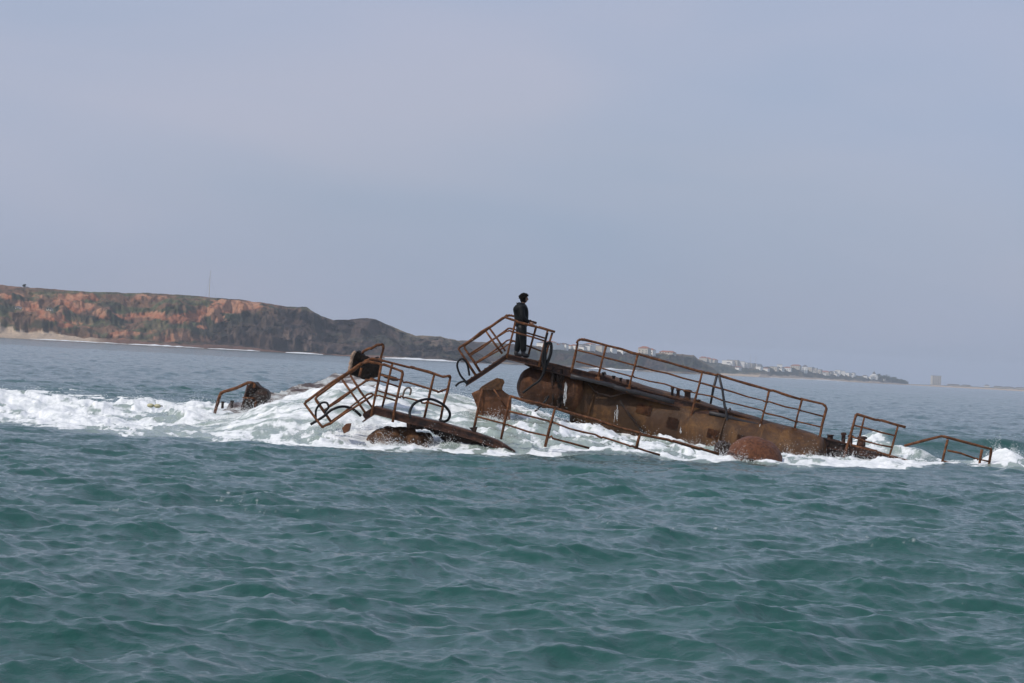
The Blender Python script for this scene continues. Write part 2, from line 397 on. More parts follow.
# ------------------------------------------------------------------ land
def landmat():
    m,nt,b=newmat('coast_ground')
    a=N(nt,'ShaderNodeAttribute',attribute_name='ground').outputs['Color']
    f=noise(nt,geo_pos(nt),.35,6,.7); f2=ramp(nt,f,[(.3,(.72,.72,.72)),(.7,(1.25,1.25,1.25))])
    nt.links.new(mixc(nt,1.0,a,f2,'MULTIPLY'),b.inputs['Base Color']); b.inputs['Roughness'].default_value=.95; b.inputs['Specular IOR Level'].default_value=.15
    bump(nt,noise(nt,geo_pos(nt),.12,7,.7),.8,3.0,b); return m
LAND=landmat()
def mix3(c,m,col): return c*(1-m[...,None])+np.array(col)*m[...,None]
LANDS={}
def land(name,pts,shore,width,step,nv,relief,paint,back=500,prof=((0,0),(.1,.06),(.35,.35),(.7,.82),(1,1))):
    xs=np.arange(pts[0][0],pts[-1][0]+step,step); sky=np.interp(xs,[p[0] for p in pts],[p[1] for p in pts])
    D=np.interp(xs,[p[0] for p in shore],[p[1] for p in shore]); W=np.interp(xs,[p[0] for p in width],[p[1] for p in width])
    h=(334.8+.0545*xs)-sky; Dt=D+W; H=np.maximum(h*Dt/F+CAMH,-2)
    vf=np.concatenate([np.linspace(-.12,0,5,endpoint=False),np.linspace(0,1,nv),1+np.linspace(.02,1,16)**1.5*back/np.mean(W)])
    v,xx=np.meshgrid(vf,xs,indexing='ij')
    az=np.arctan((xx-512)/F)
    s=xx*D/F   # metres along the coast
    pz=np.interp(v,[p[0] for p in prof],[p[1] for p in prof])
    Hh=H[None,:]
    jag=(fbm(s/14,v*0+.5,5,4,.6)-.5)*2
    z=Hh*pz + (fbm(s/40,v*3,9,5,.6)-.5)*Hh*.6*np.clip(v*(1-v)*4,0,1)+jag*.9*np.clip(v,0,1)
    z=np.where(v<0,v*30-.0,z)
    z=np.where(v>1,Hh-(v-1)*np.mean(W)*.012+jag*.9,z)
    gul=(np.abs(fbm(s/38+v*.7,v*1.2+s/300,13,5,.55)-.5)*2)
    dist=D[None,:]+np.where(v<=1,v*W[None,:],W[None,:]+(v-1)*np.mean(W)) + relief*(gul-.3)*2.2*np.clip(v*5,0,1)*np.clip((1.15-v)*3,0,1)+ (fbm(s/9,v*7,23,4,.6)-.5)*relief*.8*np.clip(v*5,0,1)*np.clip((1.3-v)*3,0,1)
    X=np.sin(az)*dist/np.cos(az)*np.cos(az); Yy=np.cos(az)*dist
    col=paint(xx,v,z,s,gul,Hh)
    ny,nxx=xx.shape; idx=np.arange(ny*nxx).reshape(ny,nxx)
    q=np.stack([idx[:-1,:-1],idx[:-1,1:],idx[1:,1:],idx[1:,:-1]],-1).reshape(-1,4)
    me=bpy.data.meshes.new(name); me.from_pydata(np.stack([X.ravel(),Yy.ravel(),z.ravel()],-1).tolist(),[],q.tolist())
    at=me.attributes.new('ground','FLOAT_COLOR','POINT'); cc=np.concatenate([np.clip(col,0,1),np.ones(col.shape[:2]+(1,))],-1).astype(np.float32); at.data.foreach_set('color',cc.ravel())
    o=obj(name,me,LAND,None,True); tag(o,kind='structure')
    LANDS[name]=(xs,vf,X,Yy,z)
    return o
def on_land(name,px,v):
    xs,vf,X,Y,z=LANDS[name]; i=int(np.argmin(abs(vf-v))); j=int(np.argmin(abs(xs-px))); return Vector((X[i,j],Y[i,j],z[i,j]))
GREEN=(.10,.105,.055); DGREEN=(.04,.048,.032); RED=(.36,.145,.08); ROCK=(.080,.055,.046); DROCK=(.028,.022,.022); SAND=(.48,.37,.27); TAN=(.27,.20,.12)
def paint_near(px,v,z,s,gul,H):
    yy=334.8+.0545*px-(z-CAMH)*F/2330   # rough image height, only to set out the strata
    n=fbm(s/60,v*4,101,5,.6); n2=fbm(s/18,v*9,111,5,.6); n3=fbm(s/150,v*2,121,4,.5)
    c=np.zeros(px.shape+(3,))+np.array(GREEN)
    c=mix3(c,sstep(.48,.58,n),DGREEN); c=mix3(c,sstep(.6,.7,n2)*.5,TAN)
    c=mix3(c,sstep(.42,.56,fbm(s/35+v,v*12,141,5,.65))*.8*(px<300),(.20,.105,.07))
    c=mix3(c,sstep(.52,.62,fbm(s/8,v*16,151,5,.65))*.55,(.055,.045,.034))
    w=(n-.5)*20; w2=(n2-.5)*13
    def blob(cx,cy,rx,ry,amt=1): return np.clip(1.35-np.sqrt(((px-cx+w*1.5)/rx)**2+((yy-cy+w2)/ry)**2),0,1)*amt
    red=sum(blob(*b) for b in ((28,308,14,7),(62,300,14,7,.9),(45,318,18,4),(58,325,12,4),(80,307,16,5),(85,296,16,4,.9),(150,315,35,3.6,1.2),(178,318,18,5,1.2),(196,311,22,5),(225,304,22,7,1.3),(248,302,14,5,1.1),(218,318,8,4),(195,326,8,3),(118,334,22,4,1.1),(175,340,32,3.5,1),(105,316,8,4,.8),(10,297,10,4,.8),(140,298,20,3,.7)))
    red=sstep(.40,.85,red+(n2-.5)*1.3+(fbm(s/9,v*14,161,4,.65)-.5)*1.6)*(px<292)
    c=mix3(c,red,RED); c=mix3(c,red*sstep(.5,.62,n2)*.6,(.45,.26,.16))
    dk=sum(blob(*b) for b in ((105,303,9,5),(118,320,14,7),(5,308,12,7),(35,325,18,4),(238,322,40,14,1.2),(205,330,25,7)))
    c=mix3(c,sstep(.35,.7,dk+(n2-.5)*.8)*(1-red)*.8,DGREEN)
    rock=np.maximum(sstep(262,285,px+w)*np.clip(v*8-.3,0,1)*sstep(303,309,yy+w2*.6),sstep(196,262,px+(yy-320)*2+w)*sstep(300,316,yy+(px<262)*(262-px)*-.28+w2*.6)*.85)
    rk=mix3(np.zeros_like(c)+np.array(ROCK),sstep(.42,.6,n2),DROCK); rk=mix3(rk,sstep(.5,.62,n)*.7,(.06,.06,.042)); rk=mix3(rk,sstep(.62,.72,fbm(s/10,v*3,131,4))*.5,(.24,.17,.13))
    c=c*(1-rock[...,None])+rk*rock[...,None]
    c=mix3(c,sstep(.9,1.02,v+(n-.5)*.1)*sstep(350,360,px)*.8,(.22,.17,.10))
    beach=np.interp(px,[-300,0,60,100,120,180,260,500],[.19,.19,.16,.10,.05,.05,.04,.03])
    bm_=(v<beach*(1+(n2-.5)*.6)); c=mix3(c,bm_*np.where(px<100,1,.8),SAND); c=mix3(c,bm_*sstep(85,115,px+w*.5)*.9,(.17,.085,.06))
    return c
near_sky=[(-300,284),(-60,287),(0,286),(20,288),(40,289),(55,290.5),(90,292.5),(160,294),(190,296),(215,298),(240,300),(262,303),(275,305.5),(290,307.5),(300,307),(305,307.3),(310,310.5),(320,316),(333,320.3),(350,319.5),(366,318.3),(375,319.5),(382,322.5),(390,325.5),(405,332),(415,335.5),(425,336),(440,336.8),(455,340),(470,347),(485,356),(495,364)]
land('headland',near_sky,[(-300,2150),(0,2250),(160,2350),(300,2500),(400,2550),(495,2650)],[(-300,180),(0,170),(120,150),(230,110),(300,60),(340,60),(380,80),(495,50)],.75,70,17,paint_near,600,
     ((0,0.02),(.04,.05),(.16,.09),(.25,.28),(.45,.5),(.6,.62),(.85,.93),(1,1)))
def paint_mid(px,v,z,s,gul,H):
    n=fbm(s/60,v*4,201,5,.6); n2=fbm(s/20,v*8,211,5,.6)
    c=np.zeros(px.shape+(3,))+np.array(ROCK)*.9
    c=mix3(c,sstep(.45,.6,n),(.07,.07,.045)); c=mix3(c,sstep(.5,.65,n2)*.6,DROCK)
    c=mix3(c,sstep(.85,1,v)*(.5+.5*sstep(655,660,px)),(.20,.14,.085))
    c=mix3(c,(v<.10)*sstep(.35,.6,n)*1.0,SAND)
    return c
mid_sky=[(400,345),(440,339),(475,341.5),(510,344),(550,346.8),(580,348.5),(600,349.7),(631,352.8),(650,353.2),(659,353),(672,353.5),(694,355.2),(698,358.5),(706,363),(714,368),(722,374)]
land('clifftop_headland',mid_sky,[(400,3300),(500,3400),(600,3650),(722,4000)],[(400,90),(722,90)],.8,40,12,paint_mid,500)
def paint_far(px,v,z,s,gul,H):
    n=fbm(s/90,v*4,301,5,.6); n2=fbm(s/30,v*8,311,5,.6)
    c=np.zeros(px.shape+(3,))+np.array((.07,.065,.045))
    c=mix3(c,sstep(.5,.6,n),DGREEN); c=mix3(c,sstep(.58,.68,n2)*.6,TAN)
    b=np.interp(px,[660,730,760,900,912,1400],[.12,.2,.22,.3,.62,.62]); c=mix3(c,1.0*(v<b*(1+(n2-.5)*.5)),SAND)
    return c
far_sky=[(670,360),(700,359.5),(712.5,362),(725,363.8),(740,365.8),(765,366.8),(788,367.2),(805,369),(822,371.5),(849,374.5),(865,376.5),(877,377.5),(888,379),(900,382),(912,384.3),(940,385),(975,386.6),(1024,389),(1100,393.2),(1400,409.5)]
land('town_coast',far_sky,[(670,5600),(760,5800),(860,6800),(912,7600),(1400,8300)],[(670,160),(1400,160)],.9,26,14,paint_far,450,((0,.02),(.2,.2),(.6,.7),(1,1)))

# breaking surf along the shore
def surf_mesh(x0,x1,land_name,off,w,hgt,seed):
    xs,vf,X,Y,z=LANDS[land_name]; i=int(np.argmin(abs(vf)))
    sel=[j for j in range(len(xs)) if x0<=xs[j]<=x1][::2]; bm=bmesh.new(); prev=None
    for j in sel:
        t=(xs[j]-x0)/(x1-x0); e=math.sin(math.pi*min(max(t,0),1))**.4
        k=e*(.45+.9*float(vnoise(np.array([xs[j]/6.0]),np.array([seed*3.1]),seed)[0]))
        d=Vector((X[i,j],Y[i,j],0)); u=d.normalized(); o=d-u*(off)
        ring=[bm.verts.new(o+u*(-w*k)+Vector((0,0,-.3))),bm.verts.new(o+u*(-w*.4*k)+Vector((0,0,hgt*k*.75))),bm.verts.new(o+Vector((0,0,hgt*k+.05))),bm.verts.new(o+u*w*.9*k+Vector((0,0,.25))),bm.verts.new(o+u*w*k+Vector((0,0,-.3)))]
        if prev:
            for a in range(4): bm.faces.new((prev[a],prev[a+1],ring[a+1],ring[a]))
        prev=ring
    return bm
FOAMM,nt_,b_=newmat('sea_foam'); b_.inputs['Base Color'].default_value=(.78,.8,.79,1); b_.inputs['Roughness'].default_value=.85
nt_.links.new(ramp(nt_,noise(nt_,geo_pos(nt_),3,6,.7),[(.3,(.6,.63,.62)),(.6,(.84,.85,.85))]),b_.inputs['Base Color'])
for a in ((30,128,'headland',18,8,.7,1),(128,205,'headland',22,10,1.0,2),(208,262,'headland',18,9,.9,3),(286,325,'headland',30,9,1.0,4),(385,462,'headland',40,14,1.5,5),(590,640,'clifftop_headland',25,14,2.0,6),(770,850,'town_coast',30,14,1.6,7)):
    tag(obj('surf',surf_mesh(*a),FOAMM,None,True),'line of white surf breaking along the distant shore','surf',kind='stuff')

# ------------------------------------------------------------------ buildings and other things on the coast
def box_bm(bm,c,w,d,h,rot):
    cs,sn=math.cos(rot),math.sin(rot); vs=[]
    for z in (0,h):
        for a,b in ((-1,-1),(1,-1),(1,1),(-1,1)):
            x=a*w/2; y=b*d/2; vs.append(bm.verts.new(c+Vector((x*cs-y*sn,x*sn+y*cs,z))))
    for f in ((3,2,1,0),(4,5,6,7),(0,1,5,4),(1,2,6,5),(2,3,7,6),(3,0,4,7)): bm.faces.new([vs[k] for k in f])
def house(land_name,px,v,w,h,d,mat,roofmat,label,name='house',cat='house',group=None,pitch=.25,rot=None,sink=3,windows=True,dz=0):
    h*=.72 if h<25 else 1
    p=on_land(land_name,px,v); p=p+Vector((0,0,dz)); rot=random.uniform(-1.0,-.1) if rot is None else rot
    t=thing(name,p,label,cat,group)
    bm=bmesh.new(); box_bm(bm,p-Vector((0,0,sink)),w,d,h+sink,rot); obj('wall',bm,mat,t)
    cs,sn=math.cos(rot),math.sin(rot); tr=lambda x,y,z:p+Vector((x*cs-y*sn,x*sn+y*cs,z))
    bm=bmesh.new()
    if pitch>0:
        e=.4; zz=h+.003; rp=d*pitch; a=[bm.verts.new(tr(x,y,zz)) for x,y in ((-w/2-e,-d/2-e),(w/2+e,-d/2-e),(w/2+e,d/2+e),(-w/2-e,d/2+e))]
        q=max(w/2-d*.4,w*.1); r1=bm.verts.new(tr(-q,0,zz+rp)); r2=bm.verts.new(tr(q,0,zz+rp))
        for f in ((a[0],a[1],r2,r1),(a[1],a[2],r2),(a[2],a[3],r1,r2),(a[3],a[0],r1),(a[3],a[2],a[1],a[0])): bm.faces.new(f)
    else:
        box_bm(bm,p+Vector((0,0,h+.003)),w+.3,d+.3,.5,rot)
    obj('roof',bm,roofmat,t)
    if windows:
        nfl=max(1,int(h/3.2)); nw=max(2,int(w/5))
        for f in range(nfl):
            for k in range(nw):
                x=-w/2+(k+.5)*w/nw; bm=bmesh.new(); box_bm(bm,tr(x,-d/2-.02,1.0+f*3.1),1.5,.12,1.5,rot); obj('window',bm,GLASS,t)
    return t
H_='headland'; T_='clifftop_headland'; F_='town_coast'
house(H_,24,1.0,9,3.6,7,WHITE,SLATE,'low white house with dark roof on top of the left headland',dz=-3.5)
house(H_,17.5,.52,5,3.2,5,WHITE,SLATE,'tiny white hut on the slope above the left beach')
house(H_,49,.42,5,2.6,4,CREAM,SLATE,'tiny pale shed on the red slope of the headland')
gB='white houses on the distant clifftop'
for px,w,h in ((543,16,8),(549,22,10),(556,15,9),(563,12,7),(584,20,8),(590,14,11),(597,22,9),(604,16,10),(611,14,8)):
    house(T_,px,1.0,w,h,11,WHITE if random.random()<.75 else CREAM,TILE if random.random()<.3 else SLATE,'small white house on the clifftop seen behind the wreck railings',group=gB,pitch=.15 if random.random()<.5 else 0,windows=False,dz=-1)
house(T_,645,1.0,16,12,12,CREAM,TILE,'pale house with red roof alone above the dark far cliff',dz=-2)
house(T_,652,1.0,9,8,9,WHITE,TILE,'small white house just right of the pale house on the dark far cliff',dz=-1)
house(T_,668,1.0,26,3.5,9,CREAM,TILE,'long low red roofed building on the dark cliff edge',dz=-1)
for px in (704,709,714):
    house(F_,px,.95,18,8,12,CREAM,TILE,'red roofed house just right of the dark cliff end',group='red roofed houses past the cliff end',windows=False)
gC='white apartment houses along the far shore'
for px,w,h in ((729,26,13),(734,24,16),(739,28,15),(745,26,13),(750,30,11),(756,28,10)):
    house(F_,px,.9,w,h,15,WHITE if random.random()<.7 else CREAM,SLATE,'white terrace block in the bright cluster above the far shore',name='apartment_block',cat='building',group=gC,pitch=0,windows=False)
house(F_,775,.62,18,11,14,CREAM,SLATE,'squat cream block standing alone above the far beach',name='apartment_block',cat='building',pitch=0)
house(F_,789,.7,18,8,12,WHITE,TILE,'white house with red roof right of the squat cream block')
house(F_,797,.95,24,9,12,CREAM,TILE,'long red roofed house on the town skyline')
house(F_,805.5,.72,13,16,12,WHITE,SLATE,'tall narrow white house in the middle of the far town',pitch=.35)
for px in (812,816,820):
    house(F_,px,.75,12,13,12,CREAM,SLATE,'dull beige block in the row right of the tall white house',name='apartment_block',cat='building',group='beige blocks in the far town',pitch=0)
house(F_,825,.72,32,8,13,CREAM,TILE,'wide low house with orange roof in the far town')
for px,h in ((835,9),(839,14),(844,13),(849,9)):
    house(F_,px,.8,14,h,14,WHITE,SLATE,'bright white block in the compact group left of the church',name='apartment_block',cat='building',group='white blocks left of the church',pitch=0,windows=False)
house(F_,866,.75,14,6,10,WHITE,SLATE,'small white house left of the church',pitch=.2)
rs=random.Random(5)
for k in range(34):
    px=rs.choice((rs.uniform(725,765),rs.uniform(765,862),rs.uniform(865,885))); v=rs.uniform(.55,1.0)
    house(F_,px,v,rs.uniform(8,16),rs.uniform(5,9),9,WHITE if rs.random()<.7 else CREAM,TILE if rs.random()<.5 else SLATE,'tiny pale house among the trees of the distant seaside town',group='tiny houses of the distant seaside town',pitch=.2 if rs.random()<.6 else 0,windows=False)
for k in range(12):
    px=rs.uniform(538,622)
    house(T_,px,rs.uniform(.92,1.05),rs.uniform(7,13),rs.uniform(5,10),8,WHITE,TILE if rs.random()<.4 else SLATE,'small white house on the clifftop seen behind the wreck railings',group=gB,pitch=.2,windows=False,dz=-1)
# church with dark dome
p=on_land(F_,875,.8); t=thing('church',p,'white church with a dark dome near the right end of the town','church')
bm=bmesh.new(); box_bm(bm,p-Vector((0,0,3)),17,16,13,.1); obj('wall',bm,WHITE,t)
bm=bmesh.new(); box_bm(bm,p+Vector((0,0,10.01)),9,9,3,.1); obj('tower',bm,WHITE,t)
bm=bmesh.new(); bmesh.ops.create_uvsphere(bm,u_segments=16,v_segments=10,radius=4.6); bmesh.ops.translate(bm,verts=bm.verts,vec=p+Vector((0,0,13.5))); obj('dome',bm,SLATE,t,True)
bm=bmesh.new(); box_bm(bm,p+Vector((0,0,17.5)),1.2,1.2,4,0); obj('lantern',bm,SLATE,t)
house(F_,937.5,1.0,26,30,20,CREAM,SLATE,'tall pale apartment tower standing alone above the far beach',name='apartment_tower',cat='tower block',pitch=0,rot=.15,dz=-3)
for px,w in ((955,40),(968,30)):
    house(F_,px,1.0,w,5,12,CREAM,SLATE,'low grey building on the flat shore right of the tower',group='low buildings on the flat shore',windows=False,dz=-2)
house(F_,989,1.0,16,8,12,WHITE,SLATE,'small white house alone on the flat shore at far right',dz=-1)
for px,w in ((1000,30),(1010,36),(1022,30)):
    house(F_,px,1.0,w,5.5,12,CREAM,SLATE,'low dark roofed building at the far right shore',group='low buildings at the far right',windows=False,dz=-2)
# masts
def mast(land_name,px,v,h,label):
    p=on_land(land_name,px,v); t=thing('radio_mast',p,label,'mast')
    bm=bmesh.new(); tube_bm(bm,[p-Vector((0,0,3)),p+Vector((0,0,h*.5)),p+Vector((0,0,h))],[.34,.26,.14],6); obj('mast_pole',bm,CREAM,t)
    for a in range(3):
        an=a*2.09; bm=bmesh.new(); tube_bm(bm,[p+Vector((0,0,h*.85)),p+Vector((math.cos(an)*h*.3,math.sin(an)*h*.3,-3))],.03,4); obj('guy_wire',bm,DARKSTEEL,t)
mast(H_,207,1.2,27,'thin tall radio mast on the left headland')
mast(F_,751,1.0,24,'left one of two thin masts above the white terrace blocks'); mast(F_,756,1.0,26,'right one of two thin masts above the white terrace blocks')
def leafball(bm,c,r,n,sz):
    for _ in range(n):
        d=Vector([random.gauss(0,1) for _ in range(3)]).normalized()*r*random.uniform(.45,1.05); d.z*=.75
        a=Vector([random.gauss(0,1) for _ in range(3)]).normalized(); b=a.orthogonal().normalized(); cc=a.cross(b)
        q=c+d; s=sz*random.uniform(.6,1.4)
        bm.faces.new([bm.verts.new(q+b*s),bm.verts.new(q+cc*s*.7),bm.verts.new(q-b*s),bm.verts.new(q-cc*s*.7)])
def tree(p,h,r,label,group=None):
    t=thing('tree',p,label,'tree',group)
    bm=bmesh.new(); tube_bm(bm,[p-Vector((0,0,1)),p+Vector((.1,0,h*.4)),p+Vector((0,.1,h*.75))],[h*.05,h*.035,h*.015],7)
    for k in range(4):
        an=k*1.6; tube_bm(bm,[p+Vector((0,0,h*.4)),p+Vector((math.cos(an)*r*.6,math.sin(an)*r*.6,h*.7))],[h*.02,h*.008],5)
    obj('trunk',bm,BARK,t)
    bm=bmesh.new()
    for k in range(9):
        an=random.uniform(0,6.28); leafball(bm,p+Vector((math.cos(an)*r*.55,math.sin(an)*r*.55,h*random.uniform(.5,.9))),r*random.uniform(.35,.6),70,r*.16)
    obj('crown',bm,LEAF,t)
tree(on_land(H_,21.5,1.0)-Vector((0,0,1.2)),4.2,1.7,'small dark round tree on the skyline of the left headland')
bm=bmesh.new()
for k in range(46):
    px=random.uniform(880,908); p=on_land(F_,px,random.uniform(.5,1.0)); top=1-abs(px-888)/30
    leafball(bm,p+Vector((0,0,3+5*top*random.random())),random.uniform(5,9),60,1.8)
tag(obj('wood',bm,LEAF),'dark low wood right of the church above the far beach','wood',kind='stuff')

# ------------------------------------------------------------------ rear wreck: hull, long walkway, platform, stairs
def rear():
    Y=73.6; D=.95
    t=thing('wrecked_hull',P(640,440,75),'rusted sunken hull with long walkway, steps and railings, under the standing person','wreck')
    T=lambda nm,pts,r,m=RAIL,dy=0,fil=.08: tube(nm,pp(Y+dy,*pts),r,m,t,fil)
    # pontoon
    drum('pontoon',P(584,401,74.9),P(812,467,73.8),.93,HULL,t,.34,48,40)
    o=drum('end_drum',P(530,384,74.3),P(572,393,74.3),.54,DRUMM,t,.36,60,24); rumple(o,.07,1.8,44)
    # seams, brackets and a built-in diagonal shadow on the pontoon
    a=P(584,401,74.9); b=P(812,467,73.8); ax=(b-a).normalized(); u=ax.orthogonal().normalized(); v=ax.cross(u)
    for s in (.35,4.1):
        bm=bmesh.new(); c=a+ax*s; ring=[c+u*math.cos(k*math.pi/18)*.955+v*math.sin(k*math.pi/18)*.955 for k in range(37)]
        tube_bm(bm,ring,.028,6); obj('seam_band',bm,HULL,t)
    T('bracket_or_shade',[Z5(340,405),Z5(400,490),Z5(480,590)],.035,DARK,.02); T('bracket_or_shade',[Z5(600,470),Z5(720,500),Z5(745,540)],.03,DARK,.15)  # first dark tube stands in for the diagonal shadow across the hull
    T('chain',[Z5(160,300),Z5(210,360),Z5(290,380),Z5(370,360),Z5(420,340)],.022,DARK,.1)
    T('bracket_or_shade',[Z6(160,300),Z6(120,400),Z6(90,450)],.022,RAIL,.1)
    for (x,y,w_,h_) in (Z5(110,330)+(9,12),Z5(480,440)+(14,9),Z5(640,520)+(10,10),Z6(300,410)+(12,9),Z6(470,440)+(14,8)):
        # doubler plates riveted on the pontoon, following its curve
        bm=bmesh.new(); rows=[]
        for j in range(7):
            row=[]
            for i in range(7):
                q=P(x+w_*(i/6-.5)+h_*(j/6)*-.25,y+w_*(i/6)*.27+h_*(j/6-.5),74.0); s_=(q-a).dot(ax); pr=a+ax*s_; d=q-pr; d.y=0
                perp=min(d.length,.9); 
                off=math.sqrt(max(.955**2-perp**2,.01)); row.append(bm.verts.new(Vector((q.x,pr.y-off,q.z))))
            rows.append(row)
        for j in range(6):
            for i in range(6): bm.faces.new((rows[j][i],rows[j][i+1],rows[j+1][i+1],rows[j+1][i]))
        bmesh.ops.solidify(bm,geom=bm.faces[:],thickness=.03); obj('doubler_plate',bm,DRUMM,t)
    # deck
    beam('walkway_deck',pp(Y+.1,Z3(560,455),Z3(750,497),Z5(250,262),Z5(420,318),Z5(600,370),Z5(911,450),Z7(0,325),Z7(240,385),Z7(500,440),Z7(620,482),Z7(735,512)),.27,D,DECK,t)
    tube('deck_pipe',pp(Y+.0,Z5(60,262),Z5(300,318),Z5(420,352),Z5(650,412)),.065,DARKSTEEL,t)
    tube('deck_pipe',pp(Y+.0,Z6(280,300),Z6(560,375),Z6(860,465)),.06,DARKSTEEL,t)
    beam('platform_deck',pp(Y-.02,Z3(375,418),Z3(470,440),Z3(640,478)),.17,D+.1,DECK,t)
    beam('stair_stringer',pp(Y-.02,Z3(145,578),Z3(380,420)),.16,D+.1,DECK,t)
    # stair treads
    for k in range(1,9):
        q=P(*Z3(150+230*k/9,568-152*k/9),Y+.05); bm=bmesh.new(); slab_bm(bm,[q,q+Vector((.2,0,.0))],.03,Y+D); obj('stair_tread',bm,DECK,t)
    # stair rails near / far
    T('top_rail',[Z3(205,545),Z3(104,388),Z3(370,210),Z3(430,234),Z3(550,266),Z3(655,296)],.034)
    T('top_rail',[Z3(228,522),Z3(133,378),Z3(385,200),Z3(420,208),Z3(515,235),Z3(550,246)],.034,dy=.9)
    T('mid_rail',[Z3(165,435),Z3(390,288),Z3(430,298),Z3(600,348)],.024); T('mid_rail',[Z3(172,420),Z3(395,272),Z3(425,282),Z3(610,335)],.024,dy=.9)
    T('mid_rail',[Z3(200,478),Z3(410,350),Z3(430,352)],.024); T('mid_rail',[Z3(207,468),Z3(395,342),Z3(425,350),Z3(480,370),Z3(590,410)],.024,dy=.9)
    for a_,b_,dy in ((Z3(262,292),Z3(355,420),0),(Z3(283,276),Z3(372,405),.9),(Z3(430,233),Z3(380,445),0),(Z3(549,262),Z3(502,432),.9),(Z3(612,290),Z3(563,495),0),(Z3(640,300),Z3(578,512),.05)):
        T('post',[a_,b_],.03,dy=dy)
    # long rail
    T('top_rail',[(571,373),(577.8,341),(582,338.8),Z5(440,135),Z5(815,240),Z6(330,85),Z6(620,170),Z6(810,225),Z7(120,165),Z7(268,203),Z7(205,475)],.036,fil=.12)
    T('mid_rail',[Z5(100,115),Z5(430,205),Z5(800,300),Z6(600,235),Z6(800,288),Z7(115,230),Z7(250,265)],.024)
    T('mid_rail',[Z5(90,178),Z5(410,265),Z5(780,360),Z6(590,295),Z6(780,350),Z7(100,292),Z7(235,325)],.024)
    for a_,b_ in ((Z5(262,93),Z5(212,290)),(Z5(443,137),Z5(388,350)),(Z6(240,72),Z6(160,385)),(Z6(622,170),Z6(570,385)),(Z6(808,228),Z6(762,410)),(Z6(620,172),Z6(572,380))):
        if (a_,b_)==(Z6(620,172),Z6(572,380)): continue
        T('post',[a_,b_],.031)
        q=P(b_[0],b_[1]-1,Y); bm=bmesh.new(); box_bm(bm,q-Vector((0,0,.05)),.13,.1,.14,.1); obj('post_foot',bm,RAIL,t)
    # dark A-shaped prop
    T('prop_leg',[Z6(325,85),Z6(288,250)],.034,DARKSTEEL,.3); T('prop_leg',[Z6(335,85),Z6(375,280),Z6(392,470)],.034,DARKSTEEL,-.05)
    # right rail
    T('top_rail',[Z7(355,530),Z7(430,258),Z7(438,250),Z7(560,285),Z7(715,326)],.036)
    T('mid_rail',[Z7(425,316),Z7(660,375)],.024); T('mid_rail',[Z7(410,380),Z7(640,440)],.024)
    T('post',[Z7(480,270),Z7(432,462)],.03,dy=.7); T('post',[Z7(672,318),Z7(620,502)],.032)
    T('deck_edge_rail',[Z7(400,425),Z7(560,468),Z7(735,518)],.03)
    # bollards and fittings
    for z,h,r in ((Z5(638,380),.34,.055),(Z5(672,385),.30,.07),(Z5(725,400),.36,.13),(Z7(360,410),.32,.08),(Z7(400,420),.30,.09),(Z7(465,435),.34,.15),(Z5(305,283),.14,.06),(Z5(345,292),.12,.05),(Z5(385,302),.13,.06),(Z5(245,262),.13,.05),(Z7(285,392),.15,.12),(Z6(215,245),.12,.09)):
        bollard(P(z[0],z[1],Y+.55),h*.85,r*.72,t,DARK if r<.06 else DECK)
    # crumpled plating below the deck
    prism('torn_plate',[Z3(480,480),Z3(560,462),Z3(740,500),Z3(760,540),Z3(700,570),Z3(600,520),Z3(520,500)],Y+.5,Y+.9,DECK,t,3,.04,4)
    prism('torn_plate',[Z5(740,470),Z5(860,455),Z6(330,290),Z6(360,345),Z6(250,330),Z6(180,320)],Y+.02,Y+.5,DECK,t,3,.04,5)
    prism('torn_plate',[Z7(235,390),Z7(330,405),Z7(420,430),Z7(430,520),Z7(350,545),Z7(260,500)],Y+.15,Y+.9,DARK,t,4,.07,6)
    prism('torn_plate',[Z7(430,430),Z7(620,490),Z7(640,530),Z7(440,540)],Y+.2,Y+.8,DARK,t,4,.05,7)
    # hanging dark netting at the pontoon's end
    bm=bmesh.new()
    for k in range(16):
        x0=random.uniform(552,566); l=random.uniform(22,42); q=[P(x0+random.gauss(0,.6)-j*.25,368+(x0-556)*.27+l*j/5,Y+.22+random.uniform(-.1,.1)) for j in range(6)]
        tube_bm(bm,q,.035,5,.5)
    obj('hanging_netting',bm,DARK,t)
    bm=bmesh.new()
    for (x,y,l) in (Z5(318,395)+(25,),Z5(30,270)+(30,),Z4(715,120)+(24,),Z6(565,365)+(11,),Z6(755,410)+(14,),Z7(70,360)+(12,),Z6(125,370)+(9,),Z7(225,400)+(12,),Z7(425,460)+(8,)):
        for q in range(3):
            xx=x+random.uniform(-2.2,2.2); l2=l*random.uniform(.3,.8); y2=y+random.uniform(0,l-l2); pts=[P(xx+random.gauss(0,.22)-j*.1,y2+l2*j/9,Y-.12) for j in range(10)]
            tube_bm(bm,pts,[.0015+.007*random.random() for _ in pts],5)
    w=obj('water_runoff',bm,FOAMM,None,True); tag(w,'thin streams of white water running off the rusted deck','water stream',kind='stuff')
    return t
rear()

